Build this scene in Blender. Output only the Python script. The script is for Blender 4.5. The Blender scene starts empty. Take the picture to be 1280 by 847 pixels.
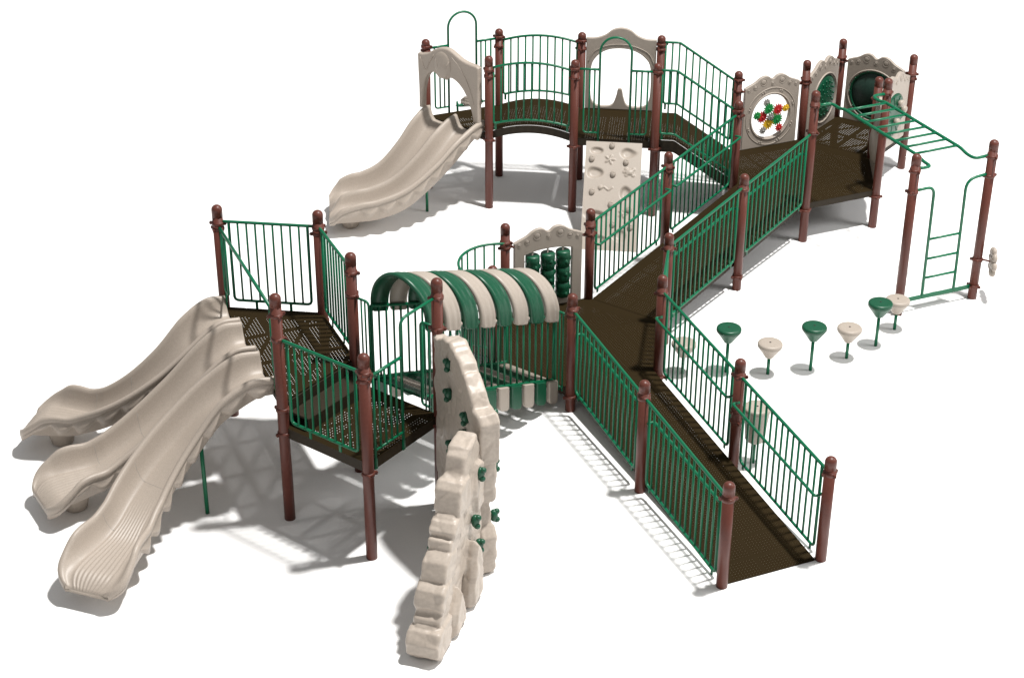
import bpy, bmesh, math, random
from mathutils import Vector, Matrix, noise
random.seed(7)
PI = math.pi
SC = bpy.context.scene
COL = SC.collection

# ------------------------------------------------------------------ materials
def mat(name, col, rough=0.4, spec=0.5, speckle=0.0, sp_scale=220.0, bump=0.0, b_scale=60.0, col2=None, coat=0.0):
    m = bpy.data.materials.new(name); m.use_nodes = True
    nt = m.node_tree; b = nt.nodes['Principled BSDF']
    b.inputs['Roughness'].default_value = rough
    b.inputs['Specular IOR Level'].default_value = spec
    b.inputs['Coat Weight'].default_value = coat
    b.inputs['Base Color'].default_value = (*col, 1)
    tc = nt.nodes.new('ShaderNodeTexCoord')
    if speckle > 0:
        n = nt.nodes.new('ShaderNodeTexNoise'); n.inputs['Scale'].default_value = sp_scale; n.inputs['Detail'].default_value = 3
        r = nt.nodes.new('ShaderNodeValToRGB'); r.color_ramp.elements[0].position = .35; r.color_ramp.elements[1].position = .65
        c2 = col2 or tuple(c * (1 - speckle) for c in col)
        r.color_ramp.elements[0].color = (*c2, 1); r.color_ramp.elements[1].color = (*[min(1, c * (1 + speckle * .5)) for c in col], 1)
        nt.links.new(tc.outputs['Object'], n.inputs['Vector']); nt.links.new(n.outputs['Fac'], r.inputs['Fac'])
        nt.links.new(r.outputs['Color'], b.inputs['Base Color'])
    if bump > 0:
        n2 = nt.nodes.new('ShaderNodeTexNoise'); n2.inputs['Scale'].default_value = b_scale; n2.inputs['Detail'].default_value = 4
        bp = nt.nodes.new('ShaderNodeBump'); bp.inputs['Strength'].default_value = bump; bp.inputs['Distance'].default_value = .01
        nt.links.new(tc.outputs['Object'], n2.inputs['Vector']); nt.links.new(n2.outputs['Fac'], bp.inputs['Height'])
        nt.links.new(bp.outputs['Normal'], b.inputs['Normal'])
    return m

CREAM = mat('tan_plastic', (.38, .325, .275), .44, .4, .10, 90, .06, 150)
CREAM2 = mat('tan_panel_plastic', (.35, .302, .257), .42, .4, .07, 120, .05, 140)
ROCK = mat('rock_plastic', (.41, .352, .298), .42, .4, .08, 30, .12, 40)
GREEN = mat('green_steel', (.0, .115, .050), .34, .4, .06, 60)
GPLAS = mat('green_plastic', (.002, .066, .030), .38, .45, .15, 90, .05, 90)
BROWN = mat('brown_steel', (.100, .030, .021), .38, .3, .08, 40)
DARKB = mat('brown_fascia', (.020, .013, .005), .65, .3, .15, 50)
RED = mat('red_plastic', (.45, .02, .02), .35)
YEL = mat('yellow_plastic', (.65, .40, .02), .35)
GRN = mat('bright_green_plastic', (.01, .22, .05), .35)
GRY = mat('grey_plastic', (.25, .24, .22), .4)
DGREY = mat('dark_window_plastic', (.018, .042, .032), .5, .3, .1, 30)
BLACK = mat('bolt_hole', (.02, .01, .01), .5)

def deck_mat(name, hr, pat):
    """brown coated steel with rows of round punched holes, left plain along the welded ribs"""
    m = bpy.data.materials.new(name); m.use_nodes = True; nt = m.node_tree
    N = nt.nodes.new; L = nt.links.new
    b = nt.nodes['Principled BSDF']; out = nt.nodes['Material Output']
    b.inputs['Base Color'].default_value = (.021, .0135, .0048, 1); b.inputs['Roughness'].default_value = .75
    b.inputs['Specular IOR Level'].default_value = .06
    uv = N('ShaderNodeUVMap'); sep = N('ShaderNodeSeparateXYZ'); L(uv.outputs['UV'], sep.inputs[0])
    def M(op, a, b_=None, v=None):
        n = N('ShaderNodeMath'); n.operation = op
        if isinstance(a, float): n.inputs[0].default_value = a
        else: L(a, n.inputs[0])
        if b_ is not None:
            if isinstance(b_, float): n.inputs[1].default_value = b_
            else: L(b_, n.inputs[1])
        return n.outputs[0]
    def cell(s, p): return M('SUBTRACT', M('FRACT', M('DIVIDE', s, p)), 0.5)
    p = .037
    cx = cell(sep.outputs['X'], p); cy = cell(sep.outputs['Y'], p)
    d = M('SQRT', M('ADD', M('MULTIPLY', cx, cx), M('MULTIPLY', cy, cy)))
    hole = M('LESS_THAN', d, hr)
    if pat:   # triangular patches of holes either side of the diagonal welds
        kx = cell(sep.outputs['X'], .62); ky = cell(sep.outputs['Y'], .403)
        rx = M('LESS_THAN', M('ABSOLUTE', kx), .44); ry = M('LESS_THAN', M('ABSOLUTE', ky), .40)
        dg = M('GREATER_THAN', M('ABSOLUTE', M('ADD', kx, ky)), .085)
        fac = M('MULTIPLY', M('MULTIPLY', hole, dg), M('MULTIPLY', rx, ry))
    else:
        rx = M('LESS_THAN', M('ABSOLUTE', cell(sep.outputs['X'], .31)), .45)
        ry = M('LESS_THAN', M('ABSOLUTE', cell(sep.outputs['Y'], .403)), .46)
        fac = M('MULTIPLY', hole, M('MULTIPLY', rx, ry))
    tr = N('ShaderNodeBsdfTransparent'); mx = N('ShaderNodeMixShader')
    L(fac, mx.inputs[0]); L(b.outputs[0], mx.inputs[1]); L(tr.outputs[0], mx.inputs[2]); L(mx.outputs[0], out.inputs['Surface'])
    return m
DECK = deck_mat('punched_deck_steel', .118, True)
DECK2 = deck_mat('punched_ramp_steel', .055, False)

# ------------------------------------------------------------------ mesh building
class MB:
    def __init__(s): s.v = []; s.f = []; s.sm = []; s.uv = {}
    def add(s, vs, fs, smooth=True):
        o = len(s.v); s.v += [Vector(v) for v in vs]
        s.f += [tuple(o + i for i in f) for f in fs]; s.sm += [smooth] * len(fs); return s
    def ring_tube(s, rings, closed=False, caps=True, smooth=True):
        n = len(rings[0]); vs = [p for r in rings for p in r]; fs = []
        m = len(rings)
        for i in range(m if closed else m - 1):
            j = (i + 1) % m
            for k in range(n):
                k2 = (k + 1) % n; fs.append((i * n + k, i * n + k2, j * n + k2, j * n + k))
        if caps and not closed:
            fs.append(tuple(range(n - 1, -1, -1))); fs.append(tuple((m - 1) * n + k for k in range(n)))
        return s.add(vs, fs, smooth)
    def tube(s, pts, r, n=8, closed=False):
        pts = [Vector(p) for p in pts]; m = len(pts); rings = []; ref = None
        for i in range(m):
            if closed: a, b = pts[i - 1], pts[(i + 1) % m]
            else: a, b = pts[max(i - 1, 0)], pts[min(i + 1, m - 1)]
            t = (b - a).normalized()
            if ref is None: ref = t.orthogonal().normalized()
            ref = (ref - t * ref.dot(t)).normalized(); bi = t.cross(ref)
            rings.append([pts[i] + (ref * math.cos(2 * PI * k / n) + bi * math.sin(2 * PI * k / n)) * r for k in range(n)])
        return s.ring_tube(rings, closed)
    def lathe(s, prof, c, n=20, axis=None, caps=True):
        c = Vector(c); ax = Vector(axis).normalized() if axis else Vector((0, 0, 1))
        x = ax.orthogonal().normalized(); y = ax.cross(x)
        return s.ring_tube([[c + ax * z + (x * math.cos(2 * PI * k / n) + y * math.sin(2 * PI * k / n)) * r for k in range(n)] for r, z in prof], caps=caps)
    def box(s, c, ex, ey, ez, hx, hy, hz, bev=0.0):
        c = Vector(c); ex, ey, ez = Vector(ex) * hx, Vector(ey) * hy, Vector(ez) * hz
        vs = [c + ex * a + ey * b + ez * d for a in (-1, 1) for b in (-1, 1) for d in (-1, 1)]
        return s.add(vs, [(0, 1, 3, 2), (4, 6, 7, 5), (0, 4, 5, 1), (2, 3, 7, 6), (0, 2, 6, 4), (1, 5, 7, 3)], False)
    def ball(s, c, r, ex=(1, 0, 0), ey=(0, 1, 0), ez=(0, 0, 1), n=12):
        c = Vector(c); ex, ey, ez = Vector(ex), Vector(ey), Vector(ez)
        if not isinstance(r, tuple): r = (r, r, r)
        rings = []
        for i in range(n // 2 + 1):
            a = -PI / 2 + PI * i / (n // 2); a = max(min(a, PI / 2 - .02), -PI / 2 + .02)
            rings.append([c + ex * r[0] * math.cos(a) * math.cos(2 * PI * k / n) + ey * r[1] * math.cos(a) * math.sin(2 * PI * k / n) + ez * r[2] * math.sin(a) for k in range(n)])
        return s.ring_tube(rings)
    def mesh(s, me, M):
        o = len(s.v); s.v += [M @ v.co for v in me.vertices]
        for p in me.polygons: s.f.append(tuple(o + i for i in p.vertices)); s.sm.append(p.use_smooth)
        return s

def root_loc(o):
    while o.parent: o = o.parent
    return o.location
def obj(name, mb, m, parent=None, label=None, autosm=None):
    off = Vector(root_loc(parent)) if parent else Vector((0, 0, 0))
    me = bpy.data.meshes.new(name); me.from_pydata([tuple(v - off) for v in mb.v], [], mb.f)
    me.polygons.foreach_set('use_smooth', mb.sm); me.materials.append(m)
    bm = bmesh.new(); bm.from_mesh(me); bmesh.ops.recalc_face_normals(bm, faces=bm.faces)
    if autosm:
        for e in bm.edges:
            if len(e.link_faces) == 2 and e.calc_face_angle(0) > autosm: e.smooth = False
        for f in bm.faces: f.smooth = True
    bm.to_mesh(me); bm.free()
    o = bpy.data.objects.new(name, me); COL.objects.link(o)
    if parent: o.parent = parent
    if label: o['label'] = label
    return o
def thing(name, label, cat, loc=(0, 0, 0), group=None):
    o = bpy.data.objects.new(name, None); COL.objects.link(o); o.empty_display_size = .2
    o.location = loc; o['label'] = label; o['category'] = cat
    if group: o['group'] = group
    return o

def V2(x, y): return Vector((x, y, 0))
def ang(d): return V2(math.cos(math.radians(d)), math.sin(math.radians(d)))
UP = Vector((0, 0, 1))
def fillet(pts, rad, n=5):
    """round the inner corners of a polyline; rad is one radius or a list"""
    pts = [Vector(p) for p in pts]; out = [pts[0]]
    for i in range(1, len(pts) - 1):
        r = rad[i - 1] if isinstance(rad, (list, tuple)) else rad
        a, b, c = pts[i - 1], pts[i], pts[i + 1]
        d1 = (a - b); d2 = (c - b); l = min(r, d1.length * .49, d2.length * .49)
        p, q = b + d1.normalized() * l, b + d2.normalized() * l
        if l < 1e-4: out.append(b); continue
        for k in range(n + 1):
            t = k / n; out.append(p * (1 - t) ** 2 + b * 2 * t * (1 - t) + q * t * t)
    out.append(pts[-1]); return out

class Plane:
    """vertical plane through two posts: P(u, z, w) with u along, w to the left of the direction"""
    def __init__(s, a, b):
        s.a = V2(a[0], a[1]); d = V2(b[0], b[1]) - s.a; s.L = d.length; s.e = d.normalized(); s.n = V2(-s.e.y, s.e.x)
    def __call__(s, u, z, w=0): return s.a + s.e * u + UP * z + s.n * w
    def mtx(s, w=0):
        M = Matrix.Identity(4)
        for i, c in enumerate((s.e, UP, s.e.cross(UP))):
            for j in range(3): M[j][i] = c[j]
        o = s.a + s.n * w
        for j in range(3): M[j][3] = o[j]
        return M

def smooth2d(pts, n=6, closed=True):
    """Catmull-Rom through 2D points"""
    out = []; m = len(pts)
    for i in range(m if closed else m - 1):
        g = (lambda k: pts[k % m]) if closed else (lambda k: pts[max(0, min(m - 1, k))])
        p0, p1, p2, p3 = g(i - 1), g(i), g(i + 1), g(i + 2)
        for k in range(n):
            t = k / n
            out.append(tuple(.5 * ((2 * p1[j]) + (-p0[j] + p2[j]) * t + (2 * p0[j] - 5 * p1[j] + 4 * p2[j] - p3[j]) * t * t + (-p0[j] + 3 * p1[j] - 3 * p2[j] + p3[j]) * t ** 3) for j in range(2)))
    if not closed: out.append(tuple(pts[-1]))
    return out
def ell(cx, cz, rx, rz, n=40): return [(cx + rx * math.cos(2 * PI * k / n), cz + rz * math.sin(2 * PI * k / n)) for k in range(n)]
def plate(loops, thick, bev, M):
    """flat plate with rounded edges and holes, from 2D outlines -> (mesh, matrix)"""
    cu = bpy.data.curves.new('tmp', 'CURVE'); cu.dimensions = '2D'; cu.fill_mode = 'BOTH'
    cu.extrude = max(thick / 2 - bev, .0005); cu.bevel_depth = bev; cu.bevel_resolution = 3; cu.offset = -bev
    for lp in loops:
        sp = cu.splines.new('POLY'); sp.points.add(len(lp) - 1)
        for i, p in enumerate(lp): sp.points[i].co = (p[0], p[1], 0, 1)
        sp.use_cyclic_u = True
    o = bpy.data.objects.new('tmp', cu); COL.objects.link(o)
    dg = bpy.context.evaluated_depsgraph_get(); me = bpy.data.meshes.new_from_object(o.evaluated_get(dg))
    for p in me.polygons: p.use_smooth = False
    mb = MB().mesh(me, M)
    bpy.data.objects.remove(o); bpy.data.curves.remove(cu); bpy.data.meshes.remove(me)
    return mb

# ------------------------------------------------------------------ layout (metres)
P = dict(L1=(-2.841, 18.237, 2.875), L2=(-1.649, 18.056, 2.875), L3=(-1.212, 16.963, 2.87), L4=(-1.960, 16.005, 2.875),
 L5=(-1.003, 15.251, 2.569), L6=(-.253, 16.210, 2.93),
 R1=(2.742, 14.673, 1.328), R2=(2.044, 16.460, 1.485), R3=(1.350, 18.244, 1.640), R4=(3.879, 15.121, 1.328), R5=(3.183, 16.906, 1.487), R6=(2.484, 18.693, 1.643),
 PK=(1.740, 20.634, 1.639), PM=(2.700, 19.900, 1.625), PL=(3.892, 21.410, 1.770), PO=(5.095, 22.913, 2.377), PS=(6.230, 23.363, 2.377),
 PT=(5.982, 20.626, 2.376), PU=(7.117, 21.064, 2.377), PA=(-.486, 24.985, 2.477), PB=(.462, 24.218, 2.478), PC=(.646, 25.423, 2.479),
 PD=(1.922, 25.253, 2.464), PE=(1.738, 24.048, 2.465), PF=(3.129, 25.070, 2.462), PG=(2.946, 23.864, 2.463), PV=(.594, 20.216, 1.638), PW=(.401, 19.011, 1.636))
def xy(n): return V2(P[n][0], P[n][1])
h = xy('PO'); hexv = []
for k in range(6):
    hexv.append(h.copy()); h = h + ang(21.6 + 60 * k) * 1.22
for n, i, z in (('PR', 2, 1.94), ('PN', 3, 1.94), ('PH', 4, 1.94), ('PI', 5, 1.94)): P[n] = (hexv[i].x, hexv[i].y, z)
e5 = ang(51.6) * 1.22
P['PP'] = (P['PN'][0] + e5.x, P['PN'][1] + e5.y, 1.94); P['PQ'] = (P['PR'][0] + e5.x, P['PR'][1] + e5.y, 1.94)
pj = (xy('PK') + xy('PI')) / 2; P['PJ'] = (pj.x, pj.y, 1.785)
PR_ = .0625

def post(n, parent, clamps=(), label=None):
    x, y, z = P[n]; c = (x, y, 0)
    mb = MB().lathe([(PR_, 0), (PR_, z - .145)], c, 28)
    o = obj('post', mb, BROWN, parent, label)
    cap = MB().lathe([(PR_ + .002, z - .15), (PR_ + .002, z - .06)] + [((PR_ + .002) * math.cos(q * PI / 18), z - .06 + .06 * math.sin(q * PI / 18)) for q in range(1, 9)] + [(.003, z)], c, 24)
    obj('post_cap', cap, BROWN, o)
    for k, zc in enumerate(clamps):
        if isinstance(zc, tuple): zc, toward = zc
        else: toward = None
        m = MB().lathe([(PR_ + .004, zc - .024), (PR_ + .011, zc - .020), (PR_ + .013, zc), (PR_ + .011, zc + .020), (PR_ + .004, zc + .024)], c, 20)
        a0 = (hash_n(n) * .9 + k * 1.1) if toward is None else math.atan2(toward[1] - y, toward[0] - x)
        for q in (0, PI * .5, PI):
            d = V2(math.cos(a0 + q), math.sin(a0 + q)); pp = V2(x, y) + UP * zc + d * (PR_ + .018)
            m.box(pp, d, d.cross(UP), UP, .016, .013, .018)
            m.ball(pp + d * .016, (.011, .011, .015), n=8)
        obj('clamp', m, BROWN, o)
    return o
def hash_n(n): return (ord(n[0]) * 7 + ord(n[1]) * 13) % 7

def fence_mesh(pl, ftop, fbot, u0, u1, nb, ends=True, r=.0195, rb=.0135, tabs=(), tabl=.1, cr=.09, w=0, ext=(.055, .055)):
    """loop-framed guard rail with vertical bars"""
    mb = MB(); N = 24
    us = [ext[0] + (pl.L - ext[0] - ext[1]) * i / N for i in range(N + 1)] if ends else [u0 + (u1 - u0) * i / N for i in range(N + 1)]
    mb.tube([pl(u, ftop(u), w) for u in us], r)
    bot = [pl(u0 + (u1 - u0) * i / N, fbot(u0 + (u1 - u0) * i / N), w) for i in range(N + 1)]
    path = fillet([pl(u0, ftop(u0), w), bot[0]] + bot[1:-1] + [bot[-1], pl(u1, ftop(u1), w)], [cr] + [0.0] * (N - 1) + [cr])
    # straight runs near the corners are cut by the fillet, so drop samples inside it
    k = max(1, int(cr / ((u1 - u0) / N)) + 1)
    inner = bot[k:-k] if len(bot) > 2 * k else []
    path = fillet([pl(u0, ftop(u0), w), bot[0]] + inner + [bot[-1], pl(u1, ftop(u1), w)], [cr] + [0.0] * len(inner) + [cr])
    mb.tube(path, r * .9)
    for i in range(1, nb):
        u = u0 + (u1 - u0) * i / nb
        zb = fbot(u)
        mb.tube([pl(u, zb, w), pl(u, ftop(u), w)], rb, 6)
    for u in tabs:
        mb.box(pl(u, fbot(u) - tabl / 2, w), pl.e, pl.n, UP, .016, .006, tabl / 2)
    return mb
def lin(z0, z1, L): return lambda u: z0 + (z1 - z0) * u / L
def handrail(pl, fs, side, u0=.06, u1=None, hgt=.80, off=.11):
    u1 = pl.L - .06 if u1 is None else u1
    a = [pl(u0 + .02, fs(u0) + hgt, side * .02), pl(u0 + .0, fs(u0) + hgt, side * off), pl(u0 + .12, fs(u0 + .12) + hgt, side * off),
         pl(u1 - .12, fs(u1 - .12) + hgt, side * off), pl(u1, fs(u1) + hgt, side * off), pl(u1 - .02, fs(u1) + hgt, side * .02)]
    return MB().tube(fillet(a, [.05, .05, .05, .05]), .0175)
def deck_slab(poly, z, parent, name='platform', thick=.045, skirt=.14, uvdir=None, label=None, dm=None):
    """punched steel deck: perforated sheet plus folded edge skirts"""
    pts = [V2(p[0], p[1]) for p in poly]
    zz = z if callable(z) else (lambda p: z)
    mb = MB(); mb.add([p + UP * zz(p) for p in pts], [tuple(range(len(pts)))], False)
    o = obj(name, mb, dm or DECK, parent, label)
    me = o.data; uvl = me.uv_layers.new(name='UVMap'); off = Vector(root_loc(parent)); a = math.radians(uvdir if uvdir is not None else 21.6)
    for lp in me.loops:
        c = me.vertices[lp.vertex_index].co + off; uvl.data[lp.index].uv = (c.x * math.cos(a) + c.y * math.sin(a) + 50, -c.x * math.sin(a) + c.y * math.cos(a) + 50)
    sk = MB(); m = len(pts); cen = sum(pts, Vector()) / m
    for i in range(m):
        p, q = pts[i], pts[(i + 1) % m]; d = (q - p); n = V2(d.y, -d.x).normalized()
        if n.dot(p - cen) < 0: n = -n
        pi, qi = p - n * .004 + d.normalized() * .012, q - n * .004 - d.normalized() * .012
        vs = []
        for w in (pi, qi, qi - n * .012, pi - n * .012):
            vs.append(w + UP * (zz(w) - .002)); vs.append(w + UP * (zz(w) - skirt))
        sk.add(vs, [(0, 1, 3, 2), (2, 3, 5, 4), (4, 5, 7, 6), (6, 7, 1, 0), (0, 2, 4, 6), (1, 7, 5, 3)], False)
    obj('edge_skirt', sk, DARKB, o)
    return o
def inset(poly, d):
    pts = [V2(p[0], p[1]) for p in poly]; c = sum(pts, Vector()) / len(pts)
    return [p + (c - p).normalized() * d for p in pts]

# ------------------------------------------------------------------ ground
g = MB().add([(-300, -300, 0), (300, -300, 0), (300, 300, 0), (-300, 300, 0)], [(0, 1, 2, 3)], False)
gm = mat('white_floor', (.90, .895, .89), .75, .2, .02, 40, .03, 120)
go = obj('ground', g, gm); go['kind'] = 'structure'; go['label'] = 'plain white studio floor under the play structure'

# ------------------------------------------------------------------ tower with three slides
DU, DL = 1.524, 1.22
tw = thing('deck_tower', 'highest brown deck, half a hexagon, at the top of the three fanned slides', 'play deck', (-2.0, 17.2, 0))
post('L1', tw, [(2.64, P['L2']), 2.57, 1.42]); post('L2', tw, [2.65, 2.58, 1.42]); post('L3', tw, [2.62, 2.34, 1.42, 1.14]); post('L4', tw, [2.62, 2.33, 1.45, 1.14])
deck_slab([P['L1'], P['L2'], P['L3'], P['L4']], DU, tw, skirt=.12, uvdir=-68.4)
for a, b, tb in (('L1', 'L2', (.40, .82)), ('L2', 'L3', (.38, .80))):
    pl = Plane(P[a], P[b]); obj('guard_rail', fence_mesh(pl, lambda u: 2.665, lambda u: 1.625, .13, pl.L - .13, 9, tabs=tb), GREEN, tw)
pl = Plane(P['L1'], P['L4'])
m = MB(); m.tube([pl(.05, 2.60), pl(pl.L - .05, 2.60)], .021)
obj('grab_bar', m, GREEN, tw, 'long straight green bar crossing over the slide entries')
for ua, ub in ((.09, .27), (pl.L - .27, pl.L - .09)):
    m = MB().tube(fillet([pl(ua, 2.6), pl(ua, 1.80), pl(ub, 1.80), pl(ub, 2.6)], .05), .013)
    m.tube([pl((ua * 2 + ub) / 3, 1.8), pl((ua * 2 + ub) / 3, 2.6)], .009, 6); m.tube([pl((ua + ub * 2) / 3, 1.8), pl((ua + ub * 2) / 3, 2.6)], .009, 6)
    m.tube([pl(ua + .03, 1.8), pl(ua + .03, 1.56)], .012, 6)
    obj('side_rail', m, GREEN, tw)
# step from upper to lower deck
pl = Plane(P['L4'], P['L3'])
m = MB(); m.box(pl(pl.L / 2, 1.365, -.15), pl.e, pl.n, UP, pl.L / 2 - .10, .13, .012)
m.box(pl(pl.L / 2, 1.29, -.285), pl.e, pl.n, UP, pl.L / 2 - .10, .008, .085); m.box(pl(pl.L / 2, 1.36, -.012), pl.e, pl.n, UP, pl.L / 2 - .07, .008, .15)
obj('step', m, DARKB, tw)

lo = thing('deck_tower', 'square brown deck between the tall slide deck and the striped tunnel', 'play deck', (-1.1, 16.1, 0))
post('L5', lo, [2.34, 2.26, 1.10]); post('L6', lo, [2.70, 2.32, 1.12])
deck_slab([P['L4'], P['L5'], P['L6'], P['L3']], DL, lo, skirt=.13, uvdir=51.6)
pl = Plane(P['L4'], P['L5'])
obj('guard_rail', fence_mesh(pl, lambda u: 2.33, lambda u: 1.32, .13, pl.L - .13, 9, tabs=(.40, .83)), GREEN, lo)
pl = Plane(P['L5'], P['L6'])
m = MB(); m.tube([pl(.05, 2.25), pl(.58, 2.25)], .019)
m.tube(fillet([pl(.595, 1.12), pl(.595, 2.70), pl(pl.L - .05, 2.71)], .1), .017)
m.tube([pl(.13, 2.25), pl(.13, 1.12)], .015); m.tube([pl(.13, 1.32), pl(.595, 1.32)], .014)
for u in (.222, .315, .408, .50): m.tube([pl(u, 1.32), pl(u, 2.25)], .0135, 6)
for u in (.13, .595): m.box(pl(u, 1.15), pl.e, pl.n, UP, .02, .008, .06)
obj('entry_rail', m, GREEN, lo, 'half width rail with a raised bar over the climber entry')

# ------------------------------------------------------------------ slides
def interp(x, xs, ys):
    if x <= xs[0]: return ys[0]
    for i in range(len(xs) - 1):
        if x <= xs[i + 1]:
            t = (x - xs[i]) / (xs[i + 1] - xs[i]); return ys[i] + (ys[i + 1] - ys[i]) * t
    return ys[-1]
def spl(x, xs, ys):
    """monotone-ish smooth interpolation (cubic Hermite)"""
    if x <= xs[0]: return ys[0]
    if x >= xs[-1]: return ys[-1]
    i = max(k for k in range(len(xs) - 1) if xs[k] <= x)
    def sl(k):
        if k == 0 or k == len(xs) - 1:
            k0, k1 = (0, 1) if k == 0 else (len(xs) - 2, len(xs) - 1)
            return (ys[k1] - ys[k0]) / (xs[k1] - xs[k0])
        return (ys[k + 1] - ys[k - 1]) / (xs[k + 1] - xs[k - 1])
    hh = xs[i + 1] - xs[i]; t = (x - xs[i]) / hh
    return ((2 * t ** 3 - 3 * t * t + 1) * ys[i] + (t ** 3 - 2 * t * t + t) * hh * sl(i) + (-2 * t ** 3 + 3 * t * t) * ys[i + 1] + (t ** 3 - t * t) * hh * sl(i + 1))
def slide_mesh(o0, hd0, k, S, k0, k1, zk, zr, fk, zf, wfun, lanes=1, extra=.3, waves=7, skirt=.15):
    n = 110; rings = []; x = V2(o0.x, o0.y); ds = (S + extra) / n; cl = []
    for i in range(n + 1):
        s = ds * i; hd = hd0 + k * max(0, min(s - k0, k1)); t = V2(math.cos(hd), math.sin(hd)); nn = V2(-t.y, t.x)
        if i: x = x + t * ds
        rim = spl(s / S, zk, zr); fl = spl(s / S, fk, zf); w = wfun(s / S)
        ph = (s / S * waves) % 1.0; wv = .085 * (math.sin(PI * ph ** 1.5)) ** .9 * (1 if s < S * .85 else max(0, 1 - (s - S * .85) / .3))
        sk = max(.05, min(skirt + wv, rim - .235 - .02 * math.sin(s * 9)))
        tail = max(0, (s - S) / extra)
        sec = []
        hw = w / 2; dp = max(rim - fl, .0)
        bl_ = .045 * wv / .085
        flank = [(-hw - .012 - bl_, rim - sk), (-hw - .026 - bl_ * .9, rim - sk * .62), (-hw - .018, rim - .088), (-hw - .038, rim - .074), (-hw - .040, rim - .028), (-hw - .026, rim - .006), (-hw, rim), (-hw + .020, rim - .010), (-hw + .034, rim - .22 * dp),
                 (-hw + .052, rim - .55 * dp), (-hw + .09, rim - .82 * dp), (-hw + .125, rim - .96 * dp)]
        if lanes == 1:
            mid = [(-hw + .15 + (w - .30) * q / 34, fl + (.011 if q % 4 in (1, 2) else 0) * max(0, min(1, (s / S - .58) * 5))) for q in range(35)]
        else:
            rt = rim - .03
            g2 = [(-.16, fl), (-.10, fl + .14 * dp), (-.065, fl + .42 * dp), (-.045, fl + .75 * (rt - fl)), (-.026, rt - .01), (0, rt), (.026, rt - .01), (.045, fl + .75 * (rt - fl)), (.065, fl + .42 * dp), (.10, fl + .14 * dp), (.16, fl)]
            mid = [(-hw + .23, fl), (-.25, fl)] + g2 + [(.25, fl), (hw - .23, fl)]
        top = flank + mid + [(-a, b) for a, b in reversed(flank)]
        und = [(hw - .02, rim - sk + .01), (hw - .05, min(fl - .05, rim - sk + .04)), (0, fl - .05), (-hw + .05, min(fl - .05, rim - sk + .04)), (-hw + .02, rim - sk + .01)]
        sec = top + und
        # round nose at the exit: pull in and down
        if tail > 0:
            drop = .085 * tail ** 2
            if lanes == 1: sec = [(a * (1 - .36 * tail ** 3), max(b - drop, .12)) for a, b in sec]
            else: sec = [(math.copysign(hw / 2 + (abs(a) - hw / 2) * (1 - .45 * tail ** 2.6), a) if abs(a) > .05 else a, max(b - drop - (.10 * tail ** 2 if abs(a) < .05 else 0), .12)) for a, b in sec]
        rings.append([x + nn * a + UP * b for a, b in sec]); cl.append((x.copy(), t.copy(), nn.copy(), fl, rim, w))
    mb = MB(); mb.ring_tube(rings)
    return mb, cl
ZK = [0, .1, .22, .4, .6, .78, .88, .93, .98, 1.04, 1.09]
ZR = [1.715, 1.72, 1.55, 1.16, .81, .60, .60, .575, .49, .40, .36]
FK = [0, .07, .22, .4, .6, .78, .88, .93, .98, 1.04, 1.09]
ZF = [1.50, 1.49, 1.27, .87, .54, .355, .335, .335, .33, .325, .315]
pl14 = Plane(P['L1'], P['L4'])
for nm, u, hd, k, S, lab, seed in (('A', .372, 3.552, -.534, 2.43, 'tan slide curving away to the left, farthest back of the three fanned slides', 9),
        ('B', 1.082, 3.519, .129, 2.400, 'nearly straight tan slide in the middle of the three fanned slides', 8),
        ('C', 1.824, 3.507, .708, 2.719, 'tan slide curving toward the viewer, nearest of the three fanned slides', 9)):
    o0 = pl14(u, 0)
    mb, cl = slide_mesh(o0, hd, k, S, .6, 1.2, ZK, ZR, FK, ZF, lambda t: .59 + .17 * max(0, min(1, (t - .72) * 4)), waves=seed, extra=.09 * S)
    x, t, nn, fl, rim, w = cl[int(len(cl) * .84)]
    root = thing('slide', lab, 'slide', (x.x, x.y, 0), 'slides fanned out below the tall deck')
    obj('slide_bed', mb, CREAM, root)
    obj('foot', MB().lathe([(.12, 0), (.135, .02), (.19, fl - .05), (.2, fl - .03)], (x.x, x.y, 0), 24), CREAM, root)
    for fr in (.50, .70):
        seam = MB()
        x, t, nn, fl, rim, w = cl[int(len(cl) * fr)]
        hw = w / 2; dp = rim - fl
        sec = [(-hw + .034, rim - .22 * dp), (-hw + .052, rim - .55 * dp), (-hw + .09, rim - .82 * dp), (-hw + .125, rim - .96 * dp), (-hw + .16, fl)]
        sec = sec + [(-a, b) for a, b in reversed(sec)]
        seam.tube([x + nn * a + UP * (b - .001) for a, b in sec], .0022, 5)
        obj('seam', seam, GRY, root)
    if nm in 'BC':
        lx, ly = (-2.91, 16.12) if nm == 'C' else (-3.31, 16.76)
        d = min(cl, key=lambda c: (c[0] - V2(lx, ly)).length)
        obj('support_leg', MB().tube([(lx, ly, 0), (lx, ly, d[3] - .04)], .024, 12), GREEN, root)

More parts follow.
